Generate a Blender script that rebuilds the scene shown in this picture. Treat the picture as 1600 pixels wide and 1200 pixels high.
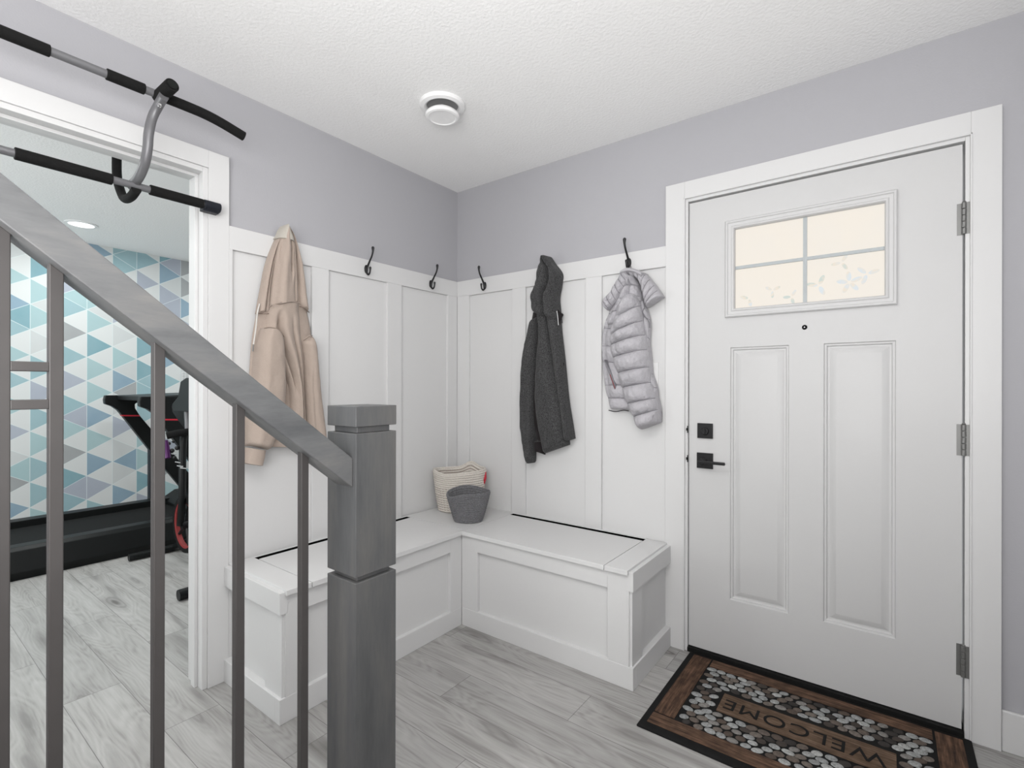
import bpy, bmesh, math, random
from mathutils import Vector, Matrix, noise
random.seed(7)
for o in list(bpy.data.objects): bpy.data.objects.remove(o)
SC = bpy.context.scene
COL = SC.collection
PI = math.pi

# ------------------------------------------------------------------ camera
F, YAW, EYE, HY = 773.3, math.radians(36.98), Vector((2.154, -2.284, 1.195)), 604.8
ROLL = math.radians(0.10)
cd = bpy.data.cameras.new('camera'); cam = bpy.data.objects.new('camera', cd); COL.objects.link(cam)
cam.location = EYE
cam.rotation_mode = 'QUATERNION'
cam.rotation_quaternion = (Matrix.Rotation(YAW, 3, 'Z') @ Matrix.Rotation(PI/2, 3, 'X') @ Matrix.Rotation(ROLL, 3, 'Z')).to_quaternion()
cd.sensor_fit = 'HORIZONTAL'; cd.sensor_width = 36; cd.lens = 36*F/1600
cd.shift_y = (HY-600)/1600
cd.clip_start = 0.02
SC.camera = cam

# ------------------------------------------------------------------ world, light, exposure
W_ = bpy.data.worlds.new('world'); SC.world = W_; W_.use_nodes = True
W_.node_tree.nodes['Background'].inputs[0].default_value = (0.97, 0.98, 1.0, 1)
W_.node_tree.nodes['Background'].inputs[1].default_value = 0.62
def area(name, loc, target, sx, sy, power, col=(1, 1, 1), shape='RECTANGLE'):
    l = bpy.data.lights.new(name, 'AREA'); l.shape = shape; l.size = sx; l.size_y = sy; l.energy = power; l.color = col
    o = bpy.data.objects.new(name, l); COL.objects.link(o); o.location = loc
    o.rotation_euler = (Vector(target)-Vector(loc)).to_track_quat('-Z', 'Y').to_euler()
    return o
area('living_room_daylight', (4.4, -2.4, 1.5), (0.2, -1.4, 1.4), 2.0, 2.0, 22, (1.0, 0.99, 0.98))
area('ceiling_bounce', (2.15, -3.05, 1.40), (1.50, -2.05, 2.95), 1.8, 1.3, 86, (1.0, 0.99, 0.98))
area('hall_ceiling_light', (1.6, -2.15, 2.395), (1.6, -2.15, 0), 0.7, 0.7, 12, (1.0, 0.98, 0.96))
area('gym_fill_light', (-1.7, -4.1, 1.2), (-2.3, -1.6, 2.7), 2.0, 1.3, 62, (0.97, 1.0, 0.99))  # added fill to lift the gym ceiling; no window is known there
for i, (gx, gy) in enumerate([(-2.69, -1.257), (-1.2, -1.257), (-2.69, 0.3), (-1.2, 0.3), (-1.2, -2.6), (-2.69, -2.6)]):
    area('gym_downlight_lamp', (gx, gy, 2.385), (gx, gy, 0), 0.13, 0.13, 8.5, (0.97, 1.0, 0.99), 'DISK')
vs = SC.view_settings
SC.display_settings.display_device = 'sRGB'
vs.view_transform = 'Standard'; vs.look = 'None'; vs.gamma = 1; vs.use_curve_mapping = False
vs.exposure = 0.0

# ------------------------------------------------------------------ measuring: photo point to a point on a real plane
FW = Vector((-math.sin(YAW), math.cos(YAW), 0)); RT = Vector((math.cos(YAW), math.sin(YAW), 0))
def ray(px, py):
    u = px-800; w = py-HY
    u, w = u*math.cos(ROLL)+w*math.sin(ROLL), -u*math.sin(ROLL)+w*math.cos(ROLL)
    return FW + RT*(u/F) + Vector((0, 0, -w/F))
def on(ax, v, px, py):
    r = ray(px, py); i = 'xyz'.index(ax)
    return EYE + r*((v-EYE[i])/r[i])

# ------------------------------------------------------------------ mesh helpers
WM = {}
def link(name, me, mat, parent=None, smooth=None, bevel=None, rebase=True):
    if rebase and len(me.vertices):
        xs = [v.co for v in me.vertices]
        c = Vector(((min(v.x for v in xs)+max(v.x for v in xs))/2, (min(v.y for v in xs)+max(v.y for v in xs))/2, min(v.z for v in xs)))
        me.transform(Matrix.Translation(-c))
    else:
        c = Vector((0, 0, 0))
    o = bpy.data.objects.new(name, me); COL.objects.link(o); o.location = c
    WM[o] = Matrix.Translation(c)
    if parent:
        o.parent = parent; o.matrix_parent_inverse = WM[parent].inverted()
    if mat: me.materials.append(mat)
    if smooth is not None:
        for p in me.polygons: p.use_smooth = True
        if smooth < 180:
            me.set_sharp_from_angle(angle=math.radians(smooth))
    if bevel:
        b = o.modifiers.new('bevel', 'BEVEL'); b.width = bevel; b.segments = 2; b.limit_method = 'ANGLE'
    return o
def obj(name, bm, mat, parent=None, smooth=None, bevel=None):
    bmesh.ops.recalc_face_normals(bm, faces=bm.faces)
    me = bpy.data.meshes.new(name); bm.to_mesh(me); bm.free()
    return link(name, me, mat, parent, smooth, bevel)
def empty(name, loc):
    o = bpy.data.objects.new(name, None); COL.objects.link(o); o.location = loc; o.empty_display_size = 0.1
    WM[o] = Matrix.Translation(Vector(loc)); return o
def tag(o, label, cat, group=None):
    o['label'] = label; o['category'] = cat
    if group: o['group'] = group
    return o
def struct(o, label=None):
    o['kind'] = 'structure'
    if label: o['label'] = label
    return o
def box(bm, x0, x1, y0, y1, z0, z1):
    v = [bm.verts.new((x, y, z)) for z in (z0, z1) for y in (y0, y1) for x in (x0, x1)]
    for f in ((0, 1, 3, 2), (4, 5, 7, 6), (0, 1, 5, 4), (2, 3, 7, 6), (0, 2, 6, 4), (1, 3, 7, 5)):
        bm.faces.new([v[i] for i in f])
    return bm
def B(*a):
    bm = bmesh.new()
    for t in a: box(bm, *t)
    return bm
def prism(bm, pts, axis, a, b):
    """pts: 2-D outline; axis: extrusion axis"""
    def mk(p, t):
        return {'x': (t, p[0], p[1]), 'y': (p[0], t, p[1]), 'z': (p[0], p[1], t)}[axis]
    A = [bm.verts.new(mk(p, a)) for p in pts]; C = [bm.verts.new(mk(p, b)) for p in pts]
    n = len(pts)
    bm.faces.new(A); bm.faces.new(C[::-1])
    for i in range(n): bm.faces.new((A[i], A[(i+1) % n], C[(i+1) % n], C[i]))
    return bm
def catmull(P, n):
    P = [Vector(p) for p in P]; Q = [P[0]*2-P[1]] + P + [P[-1]*2-P[-2]]; out = []
    m = len(P)-1
    for k in range(n+1):
        t = k/n*m; i = min(int(t), m-1); u = t-i
        a, b, c, d = Q[i:i+4]
        out.append(0.5*((2*b)+(c-a)*u+(2*a-5*b+4*c-d)*u*u+(3*b-a-3*c+d)*u**3))
    return out
def tube(bm, pts, r, seg=12, smooth_n=None, caps=True, flat=1.0):
    if smooth_n: 
        rr = r if isinstance(r, (list, tuple)) else [r]*len(pts)
        rs = [v.x for v in catmull([(a, 0, 0) for a in rr], smooth_n)]
        pts = catmull(pts, smooth_n)
    else:
        pts = [Vector(p) for p in pts]; rs = list(r) if isinstance(r, (list, tuple)) else [r]*len(pts)
    rings = []; up = None
    for i, p in enumerate(pts):
        d = (pts[min(i+1, len(pts)-1)]-pts[max(i-1, 0)]).normalized()
        if up is None:
            up = Vector((0, 0, 1)) if abs(d.z) < 0.9 else Vector((0, 1, 0))
        a = d.cross(up).normalized(); up = a.cross(d).normalized()
        rings.append([bm.verts.new(p + (a*math.cos(2*PI*k/seg)*flat + up*math.sin(2*PI*k/seg))*rs[i]) for k in range(seg)])
    for i in range(len(rings)-1):
        for k in range(seg):
            bm.faces.new((rings[i][k], rings[i][(k+1) % seg], rings[i+1][(k+1) % seg], rings[i+1][k]))
    if caps:
        bm.faces.new(rings[0][::-1]); bm.faces.new(rings[-1])
    return bm
def lathe(bm, prof, c, axis='z', seg=48, close=False):
    rings = []
    for (r, h) in prof:
        ring = []
        for k in range(seg):
            a = 2*PI*k/seg; x, y = r*math.cos(a), r*math.sin(a)
            p = {'z': (x, y, h), 'x': (h, x, y), 'y': (x, h, y)}[axis]
            ring.append(bm.verts.new(Vector(c)+Vector(p)))
        rings.append(ring)
    for i in range(len(rings)-1 + (1 if close else 0)):
        R1, R2 = rings[i], rings[(i+1) % len(rings)]
        for k in range(seg): bm.faces.new((R1[k], R1[(k+1) % seg], R2[(k+1) % seg], R2[k]))
    if not close:
        bm.faces.new(rings[0][::-1]); bm.faces.new(rings[-1])
    return bm

# ------------------------------------------------------------------ materials
def mat(name, col, rough=0.5, metal=0.0, spec=0.5, bump=0, bscale=100, var=0, vscale=8, sheen=0, coat=0):
    m = bpy.data.materials.new(name); m.use_nodes = True; nt = m.node_tree; b = nt.nodes['Principled BSDF']
    b.inputs['Base Color'].default_value = (*col, 1); b.inputs['Roughness'].default_value = rough
    b.inputs['Metallic'].default_value = metal; b.inputs['Specular IOR Level'].default_value = spec
    if sheen: b.inputs['Sheen Weight'].default_value = sheen
    if coat: b.inputs['Coat Weight'].default_value = coat
    tc = nt.nodes.new('ShaderNodeTexCoord')
    if bump:
        n = nt.nodes.new('ShaderNodeTexNoise'); n.inputs['Scale'].default_value = bscale; n.inputs['Detail'].default_value = 4
        bp = nt.nodes.new('ShaderNodeBump'); bp.inputs['Strength'].default_value = bump; bp.inputs['Distance'].default_value = 0.005
        nt.links.new(tc.outputs['Object'], n.inputs['Vector']); nt.links.new(n.outputs['Fac'], bp.inputs['Height']); nt.links.new(bp.outputs[0], b.inputs['Normal'])
    if var:
        n = nt.nodes.new('ShaderNodeTexNoise'); n.inputs['Scale'].default_value = vscale; n.inputs['Detail'].default_value = 5
        r = nt.nodes.new('ShaderNodeValToRGB'); nt.links.new(tc.outputs['Object'], n.inputs['Vector']); nt.links.new(n.outputs['Fac'], r.inputs['Fac'])
        r.color_ramp.elements[0].position = 0.3; r.color_ramp.elements[1].position = 0.7
        r.color_ramp.elements[0].color = (*[c*(1-var) for c in col], 1); r.color_ramp.elements[1].color = (*[min(1, c*(1+var)) for c in col], 1)
        nt.links.new(r.outputs[0], b.inputs['Base Color'])
    return m
class NT:
    """small helper for node maths"""
    def __init__(s, m): s.m = m; s.nt = m.node_tree; s.b = s.nt.nodes['Principled BSDF']
    def n(s, t, **k):
        x = s.nt.nodes.new(t)
        for a, v in k.items(): setattr(x, a, v)
        return x
    def put(s, sock, v):
        if isinstance(v, (int, float)): sock.default_value = v
        elif isinstance(v, (tuple, list)): sock.default_value = v
        else: s.nt.links.new(v, sock)
    def math(s, op, a, b=0.0, c=None):
        x = s.n('ShaderNodeMath', operation=op); s.put(x.inputs[0], a); s.put(x.inputs[1], b)
        if c is not None: s.put(x.inputs[2], c)
        return x.outputs[0]
    def comb(s, a, b, c):
        x = s.n('ShaderNodeCombineXYZ'); s.put(x.inputs[0], a); s.put(x.inputs[1], b); s.put(x.inputs[2], c); return x.outputs[0]
    def pos(s):
        g = s.n('ShaderNodeNewGeometry'); x = s.n('ShaderNodeSeparateXYZ'); s.nt.links.new(g.outputs['Position'], x.inputs[0]); return x.outputs
    def noise(s, vec, scale, detail=3, rough=0.5):
        x = s.n('ShaderNodeTexNoise'); s.put(x.inputs['Vector'], vec); x.inputs['Scale'].default_value = scale
        x.inputs['Detail'].default_value = detail; x.inputs['Roughness'].default_value = rough; return x.outputs['Fac']
    def white(s, vec):
        x = s.n('ShaderNodeTexWhiteNoise', noise_dimensions='3D'); s.put(x.inputs['Vector'], vec); return x.outputs['Value']
    def ramp(s, fac, stops, interp='LINEAR'):
        x = s.n('ShaderNodeValToRGB'); s.put(x.inputs['Fac'], fac); cr = x.color_ramp; cr.interpolation = interp
        while len(cr.elements) < len(stops): cr.elements.new(0.5)
        for e, (p, c) in zip(cr.elements, stops): e.position = p; e.color = (*c, 1)
        return x.outputs['Color']
    def mix(s, fac, a, b, mode='MIX'):
        x = s.n('ShaderNodeMix', data_type='RGBA', blend_type=mode); s.put(x.inputs['Factor'], fac)
        s.put(x.inputs['A'], (*a, 1) if isinstance(a, tuple) and len(a) == 3 else a); s.put(x.inputs['B'], (*b, 1) if isinstance(b, tuple) and len(b) == 3 else b)
        return x.outputs['Result']
    def bump(s, h, strength=0.3, dist=0.005):
        x = s.n('ShaderNodeBump'); x.inputs['Strength'].default_value = strength; x.inputs['Distance'].default_value = dist
        s.put(x.inputs['Height'], h); s.nt.links.new(x.outputs[0], s.b.inputs['Normal'])

M = {}
M['white'] = mat('white_satin_paint', (0.64, 0.64, 0.64), 0.42, spec=0.35)
M['door_white'] = mat('white_door_paint', (0.56, 0.56, 0.56), 0.45, spec=0.35, bump=0.05, bscale=60)
M['wall'] = mat('lilac_grey_wall_paint', (0.41, 0.408, 0.430), 0.75, spec=0.2, bump=0.08, bscale=160)
M['ceiling'] = mat('stippled_ceiling_paint', (0.90, 0.90, 0.895), 0.9, spec=0.1, bump=0.45, bscale=85)
M['black_metal'] = mat('matt_black_metal', (0.012, 0.012, 0.013), 0.38, metal=0.3)
M['bronze'] = mat('dark_grey_painted_metal', (0.048, 0.044, 0.043), 0.42, spec=0.4, var=0.06, vscale=20)
M['steel'] = mat('silver_grey_tube_paint', (0.16, 0.16, 0.168), 0.4, metal=0.3)
M['nickel'] = mat('brushed_nickel', (0.22, 0.22, 0.215), 0.5, metal=0.7)
M['foam'] = mat('black_foam_rubber', (0.008, 0.008, 0.008), 0.85, spec=0.2, bump=0.3, bscale=400)
M['rubber'] = mat('black_rubber', (0.009, 0.009, 0.009), 0.7, spec=0.15)
M['plastic'] = mat('gloss_black_plastic', (0.006, 0.007, 0.007), 0.4, spec=0.22)
M['dark_cap'] = mat('dark_blue_grey_cap', (0.010, 0.012, 0.018), 0.45, spec=0.3)
M['red'] = mat('red_accent', (0.55, 0.02, 0.04), 0.4)
M['dim_red'] = mat('dull_red_enamel', (0.22, 0.02, 0.02), 0.6)
M['purple'] = mat('purple_anodised_metal', (0.07, 0.012, 0.09), 0.35, metal=0.3)
M['chrome'] = mat('chrome', (0.7, 0.7, 0.7), 0.15, metal=1)
M['vent_white'] = mat('white_vent_plastic', (0.84, 0.84, 0.84), 0.45)
M['dark_gap'] = mat('painted_gap_shade', (0.004, 0.004, 0.004), 0.9, spec=0.0)
M['grid'] = mat('white_wire_coating', (0.8, 0.8, 0.8), 0.4)

def fabric(name, col, scale=700, var=0.12, rough=0.9, wr=0.35, sheen=0.15, wscale=14):
    m = mat(name, col, rough, spec=0.2, sheen=sheen); t = NT(m)
    tc = t.n('ShaderNodeTexCoord').outputs['Object']
    a = t.noise(tc, scale, 2); w = t.noise(tc, wscale, 4, 0.55)
    c = t.ramp(a, [(0.3, tuple(x*(1-var) for x in col)), (0.7, tuple(min(1, x*(1+var)) for x in col))])
    t.nt.links.new(c, t.b.inputs['Base Color'])
    t.bump(t.math('ADD', t.math('MULTIPLY', w, 4.0), t.math('MULTIPLY', a, 0.15)), wr, 0.004)
    return m
M['beige'] = fabric('beige_sweatshirt_fleece', (0.40, 0.33, 0.283), 600, 0.06, 0.95, 0.45)
M['quilt_thread'] = mat('grey_quilting_thread', (0.12, 0.115, 0.125), 0.8)
M['beige_light'] = fabric('pale_cotton_cord', (0.6, 0.58, 0.55), 600, 0.05)
M['hood_top'] = fabric('pale_hood_lining', (0.47, 0.44, 0.39), 600, 0.05)
M['charcoal'] = fabric('heathered_charcoal_softshell', (0.050, 0.050, 0.051), 260, 0.75, 0.8, 0.9, 0.1)
M['charcoal_dark'] = fabric('dark_jacket_lining', (0.015, 0.012, 0.013), 330, 0.3)
M['puffer'] = fabric('silver_grey_quilted_nylon', (0.43, 0.42, 0.445), 200, 0.03, 0.42, 0.55, 0.05, 45)
M['puffer_dark'] = fabric('grey_nylon_lining', (0.2, 0.195, 0.21), 200, 0.05, 0.5, 0.6, 0.05, 30)
M['cream_rope'] = fabric('cream_cotton_rope', (0.62, 0.58, 0.53), 300, 0.12, 0.95, 0.4, 0.1, 120)
M['brown_thread'] = mat('brown_thread', (0.20, 0.13, 0.10), 0.9)
M['grey_rope'] = fabric('grey_woven_rope', (0.19, 0.19, 0.20), 260, 0.35, 0.95, 0.9, 0.1, 150)
M['outlet'] = mat('white_plate', (0.72, 0.72, 0.72), 0.4)

# grey stained wood for the rail and newel
def stained(name, axis, tint=1.0):
    m = mat(name, (0.2, 0.2, 0.2), 0.42, spec=0.45); t = NT(m); p = t.pos()
    k = {'y': (6, 1.2, 6), 'z': (7, 7, 1.0)}[axis]
    v = t.comb(t.math('MULTIPLY', p[0], k[0]), t.math('MULTIPLY', p[1], k[1]), t.math('MULTIPLY', p[2], k[2]))
    a = t.noise(v, 2.2, 6, 0.6); b = t.noise(v, 14, 4, 0.7)
    s = t.math('ADD', t.math('MULTIPLY', a, 0.7), t.math('MULTIPLY', b, 0.3))
    c = t.ramp(s, [(0.32, (0.088*tint, 0.090*tint, 0.094*tint)), (0.50, (0.13*tint, 0.132*tint, 0.135*tint)), (0.68, (0.175*tint, 0.170*tint, 0.164*tint))])
    t.nt.links.new(c, t.b.inputs['Base Color']); t.bump(b, 0.06, 0.002)
    return m
M['rail_wood'] = stained('grey_stained_rail_wood', 'y', 0.80)
M['newel_wood'] = stained('grey_stained_newel_wood', 'z', 0.62)

# laminate floor: planks along x, 0.178 wide
def floor_mat():
    m = mat('grey_oak_laminate', (0.4, 0.4, 0.4), 0.45, spec=0.4); t = NT(m); p = t.pos()
    yy = t.math('DIVIDE', t.math('ADD', p[1], 0.568), 0.178)
    k = t.math('FLOOR', yy); fy = t.math('FRACT', yy)
    jx = t.math('DIVIDE', t.math('SUBTRACT', p[0], t.math('ADD', 0.785, t.math('MULTIPLY', t.math('ADD', k, 2.0), 0.462))), 1.22)
    j = t.math('FLOOR', jx); fx = t.math('FRACT', jx)
    h = t.white(t.comb(k, j, 1.0)); h2 = t.white(t.comb(k, j, 7.0))
    # low frequency field whose contour lines draw the cathedral grain and the knots
    v = t.comb(t.math('ADD', t.math('MULTIPLY', p[0], 1.15), t.math('MULTIPLY', h, 37.0)), t.math('ADD', t.math('MULTIPLY', p[1], 6.5), t.math('MULTIPLY', h2, 53.0)), 0.0)
    fld = t.noise(v, 1.45, 1.5, 0.35)
    fine = t.noise(t.comb(t.math('MULTIPLY', p[0], 5.0), t.math('MULTIPLY', p[1], 110.0), h), 1.0, 4, 0.6)
    mid = t.noise(t.comb(t.math('MULTIPLY', p[0], 2.2), t.math('MULTIPLY', p[1], 22.0), t.math('MULTIPLY', h2, 9.0)), 1.0, 4, 0.6)
    ringv = t.math('ADD', t.math('MULTIPLY', fld, 34.0), t.math('MULTIPLY', mid, 1.6))
    ring = t.math('MULTIPLY', t.math('ADD', t.math('SINE', t.math('MULTIPLY', ringv, 6.283*0.55)), 1.0), 0.5)
    kn = t.n('ShaderNodeMapRange'); t.put(kn.inputs['Value'], fld); kn.inputs['From Min'].default_value = 0.60; kn.inputs['From Max'].default_value = 0.74
    knot = kn.outputs[0]
    s = t.math('ADD', t.math('ADD', t.math('MULTIPLY', ring, 0.09), t.math('MULTIPLY', fine, 0.36)), t.math('MULTIPLY', mid, 0.62))
    base = t.ramp(s, [(0.28, (0.19, 0.182, 0.173)), (0.50, (0.355, 0.348, 0.337)), (0.75, (0.455, 0.45, 0.44))])
    tone = t.math('ADD', 0.88, t.math('MULTIPLY', h, 0.20))
    tn = t.n('ShaderNodeCombineColor'); [t.put(tn.inputs[i], tone) for i in range(3)]
    c = t.mix(1.0, base, tn.outputs[0], 'MULTIPLY')
    kk = t.math('MULTIPLY', knot, t.math('ADD', 0.35, t.math('MULTIPLY', ring, 0.5)))
    c = t.mix(kk, c, (0.09, 0.083, 0.078))
    ex = t.math('MINIMUM', t.math('MULTIPLY', t.math('MINIMUM', fy, t.math('SUBTRACT', 1.0, fy)), 0.178), t.math('MULTIPLY', t.math('MINIMUM', fx, t.math('SUBTRACT', 1.0, fx)), 1.22))
    gap = t.math('LESS_THAN', ex, 0.0011)
    c = t.mix(t.math('MULTIPLY', gap, 0.65), c, (0.07, 0.066, 0.062))
    t.nt.links.new(c, t.b.inputs['Base Color'])
    t.bump(t.math('ADD', t.math('MULTIPLY', fine, 0.3), t.math('MULTIPLY', gap, -1.0)), 0.15, 0.002)
    return m
M['floor'] = floor_mat()

# geometric triangle wallpaper on the plane x = const
def wallpaper():
    m = mat('triangle_wallpaper', (0.5, 0.6, 0.65), 0.7, spec=0.2); t = NT(m); p = t.pos()
    a = t.math('DIVIDE', t.math('ADD', p[1], 1.089), 0.1762)
    i = t.math('FLOOR', a); fa = t.math('FRACT', a)
    par = t.math('MODULO', t.math('ADD', i, 1000.0), 2.0)
    z = t.math('SUBTRACT', t.math('DIVIDE', t.math('SUBTRACT', p[2], 1.242), 0.2035), t.math('MULTIPLY', par, 0.5))
    u = t.math('SUBTRACT', z, t.math('MULTIPLY', fa, 0.5)); v = t.math('ADD', z, t.math('MULTIPLY', fa, 0.5))
    fu, fv = t.math('FLOOR', u), t.math('FLOOR', v)
    cell = t.comb(i, fu, fv)
    h = t.white(cell)
    c = t.ramp(h, [(0.0, (0.55, 0.57, 0.57)), (0.10, (0.18, 0.34, 0.39)), (0.24, (0.27, 0.42, 0.46)), (0.40, (0.22, 0.33, 0.42)), (0.55, (0.34, 0.49, 0.51)), (0.70, (0.36, 0.39, 0.46)), (0.83, (0.32, 0.33, 0.335)), (0.94, (0.24, 0.39, 0.44))], 'CONSTANT')
    # the triangles alternate: every other one is drawn in off-white paper tones
    tri = t.math('SUBTRACT', fv, fu)
    hw = t.white(t.comb(t.math('ADD', i, 31.0), fu, fv))
    whi = t.math('MULTIPLY', tri, t.math('LESS_THAN', hw, 0.80))
    c = t.mix(whi, c, (0.64, 0.655, 0.65))
    g = t.noise(t.comb(p[0], p[1], p[2]), 7.0, 4)
    c = t.mix(t.math('MULTIPLY', g, 0.22), c, (0.62, 0.68, 0.70))
    def edge(q, w):
        f = t.math('FRACT', q); return t.math('LESS_THAN', t.math('MINIMUM', f, t.math('SUBTRACT', 1.0, f)), w)
    ln = t.math('MAXIMUM', edge(a, 0.012), t.math('MAXIMUM', edge(u, 0.012), edge(v, 0.012)))
    c = t.mix(t.math('MULTIPLY', ln, 0.75), c, (0.68, 0.75, 0.75))
    t.nt.links.new(c, t.b.inputs['Base Color'])
    return m
M['wallpaper'] = wallpaper()

# ------------------------------------------------------------------ the setting
H = 2.42
XG, WT = -3.30, 0.12            # gym far wall, partition thickness
DY0, DY1, DH = -2.40, -1.457, 2.045     # gym doorway
struct(obj('floor', B((XG-0.1, 4.0, -4.2, 0.15, -0.1, 0), (XG-0.1, -0.06, 0.15, 1.5, -0.1, 0)), M['floor']), 'grey oak laminate floor with knotty planks')
struct(obj('ceiling', B((XG-0.1, 4.0, -4.2, 0.15, H, H+0.1), (XG-0.1, -0.06, 0.15, 1.5, H, H+0.1)), M['ceiling']), 'white stippled ceiling')
struct(obj('wall_left', B((-WT, 0, DY1, 0.12, 0, H), (-WT, 0, -4.2, DY0, 0, H), (-WT, 0, DY0, DY1, DH, H)), M['wall']), 'lilac grey wall with the gym doorway')
SX0, SX1 = 1.437, 2.377         # rough opening of the entry door
struct(obj('wall_right', B((0, SX0-0.02, 0, 0.14, 0, H), (SX1+0.02, 4.0, 0, 0.14, 0, H), (SX0-0.02, SX1+0.02, 0, 0.14, 2.055, H)), M['wall']), 'lilac grey wall holding the front door')
struct(obj('wall_back_blocker', B((0.0, 4.0, -4.3, -4.2, 0, H)), M['wall']))  # unseen wall, added to cut the light reaching faces turned this way
struct(obj('wall_side_blocker', B((2.70, 2.82, -1.55, 0.0, 0, H)), M['wall']))  # unseen wall, added to block light from the open side
struct(obj('wall_gym_far', B((XG-0.1, XG, -4.2, 1.5, 0, H)), M['wallpaper']), 'gym wall papered in blue, grey and white triangles')
struct(obj('wall_gym_side', B((XG-0.1, -0.06, 1.5, 1.6, 0, H)), M['ceiling']))
struct(obj('wall_gym_back', B((XG-0.1, -0.12, -4.3, -4.2, 0, H)), M['ceiling']))
struct(obj('wall_gym_inner', B((-WT, -0.06, 0.12, 1.5, 0, H)), M['ceiling']))

# wainscot, left wall
def edged(name, bm, label): return struct(obj(name, bm, M['white'], bevel=0.0015), label)
ZR0, ZR1 = 1.757, 1.852
T = 0.018
bm = B((0.0005, T, -1.366, -0.0005, ZR0, ZR1))
for a, b in ((-1.366, -1.352), (-1.0, -0.912), (-0.56, -0.462), (-0.1, -T)): box(bm, 0.0005, T, a, b, 0.40, ZR0)
box(bm, 0.0003, 0.004, -1.366, -0.001, 0.40, ZR0)
edged('trim_1', bm, 'white board and batten panelling on the left wall')
bm = B((T, 1.34, -T, -0.0005, ZR0, ZR1))
for a, b in ((T, 0.117), (0.446, 0.541), (0.921, 1.012)): box(bm, a, b, -T, -0.0005, 0.40, ZR0)
box(bm, 0.001, 1.34, -0.004, -0.0003, 0.02, ZR0)
edged('trim_2', bm, 'white board and batten panelling beside the front door')
# gym doorway casing, jamb and stop
CT = 2.129
prof_in = 0.012
bm = B((0, 0.019, -1.443, -1.366, 0, CT), (0, 0.019, DY0-0.09, DY0-0.014, 0, CT), (0, 0.019, DY0-0.014, -1.443, 2.060, CT))
edged('trim_3', bm, 'flat white casing around the gym doorway')
bm = B((-0.1215, 0.012, -1.462, -1.443, 0, 2.060), (-0.1215, 0.012, DY0-0.014, DY0+0.005, 0, 2.060), (-0.1215, 0.012, DY0+0.005, -1.462, 2.040, 2.060))
box(bm, -0.066, -0.030, -1.474, -1.4619, 0, 2.0279); box(bm, -0.066, -0.030, DY0+0.0049, DY0+0.017, 0, 2.0279); box(bm, -0.066, -0.030, DY0+0.005, -1.462, 2.028, 2.0401)
edged('trim_4', bm, 'white stepped jamb lining the gym doorway')
bm = B((-0.139, -0.12, -1.443, -1.366, 0, CT), (-0.139, -0.12, DY0-0.09, DY0-0.014, 0, CT), (-0.139, -0.12, DY0-0.014, -1.443, 2.060, CT))
edged('trim_5', bm, 'casing on the gym side of the doorway')
# front door casing and jamb
bm = B((1.34, 1.427, -0.019, 0, 0, 2.128), (2.386, 2.462, -0.019, 0, 0, 2.128), (1.427, 2.386, -0.019, 0, 2.052, 2.128))
edged('trim_6', bm, 'wide flat white casing around the front door')
JX0, JX1 = 1.4405, 2.3705
bm = B((1.4275, JX0, -0.010, 0.135, 0, 2.052), (JX1+0.002, 2.386, -0.010, 0.135, 0, 2.052), (JX0, JX1+0.002, -0.010, 0.135, 2.037, 2.052))
box(bm, 1.4235, 1.4295, -0.0225, -0.008, 0, 2.0555); box(bm, 2.384, 2.3895, -0.0225, -0.008, 0, 2.0555); box(bm, 1.4235, 2.3895, -0.0225, -0.008, 2.0495, 2.0555)
edged('trim_7', bm, 'white jamb lining of the front door')
struct(obj('trim_8', B((1.4405, 2.372, 0.030, 0.135, 0, 0.03), (1.4405, 2.372, -0.016, 0.030, 0.0, 0.022)), M['rubber'], bevel=0.003), 'black door sill')
struct(obj('baseboard_right', B((2.4625, 2.6995, -0.014, 0, 0, 0.135)), M['white'], bevel=0.004), 'white baseboard to the right of the front door')
struct(obj('baseboard_left', B((0, 0.014, -4.2, DY0-0.092, 0, 0.135)), M['white'], bevel=0.004))

# ------------------------------------------------------------------ front door
DX0, DX1, DZ0, DZ1 = 1.4435, 2.366, 0.025, 2.030
def ring_rect(bm, x0, x1, z0, z1, steps, y0):
    """nested rectangular moulding: steps = [(inset, y offset)], returns the innermost loop"""
    loops = []
    for ins, dy in steps:
        loops.append([bm.verts.new((x, y0+dy, z)) for x, z in ((x0+ins, z0+ins), (x1-ins, z0+ins), (x1-ins, z1-ins), (x0+ins, z1-ins))])
    for A, C in zip(loops, loops[1:]):
        for k in range(4): bm.faces.new((A[k], A[(k+1) % 4], C[(k+1) % 4], C[k]))
    return loops
bm = bmesh.new()
yf = 0.0
holes = [(1.604, 2.186, 1.503, 1.911), (1.619, 1.843, 0.275, 1.368), (1.963, 2.187, 0.278, 1.368)]
# front skin with three openings, from a grid of cells
xs = sorted({DX0, DX1, *[h[0] for h in holes], *[h[1] for h in holes]}); zs = sorted({DZ0, DZ1, *[h[2] for h in holes], *[h[3] for h in holes]})
V = {}
def gv(x, z, y=yf):
    k = (round(x, 5), round(z, 5), y)
    if k not in V: V[k] = bm.verts.new((x, y, z))
    return V[k]
for i in range(len(xs)-1):
    for j in range(len(zs)-1):
        cx, cz = (xs[i]+xs[i+1])/2, (zs[j]+zs[j+1])/2
        if any(h[0] < cx < h[1] and h[2] < cz < h[3] for h in holes): continue
        bm.faces.new((gv(xs[i], zs[j]), gv(xs[i+1], zs[j]), gv(xs[i+1], zs[j+1]), gv(xs[i], zs[j+1])))
for x0, x1, z0, z1 in holes[1:]:
    L = ring_rect(bm, x0, x1, z0, z1, [(0, 0), (0.003, 0.006), (0.009, 0.0065), (0.013, 0.013), (0.019, 0.013), (0.041, 0.002), (0.042, 0.0018)], yf)
    bm.faces.new(L[-1])
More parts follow.
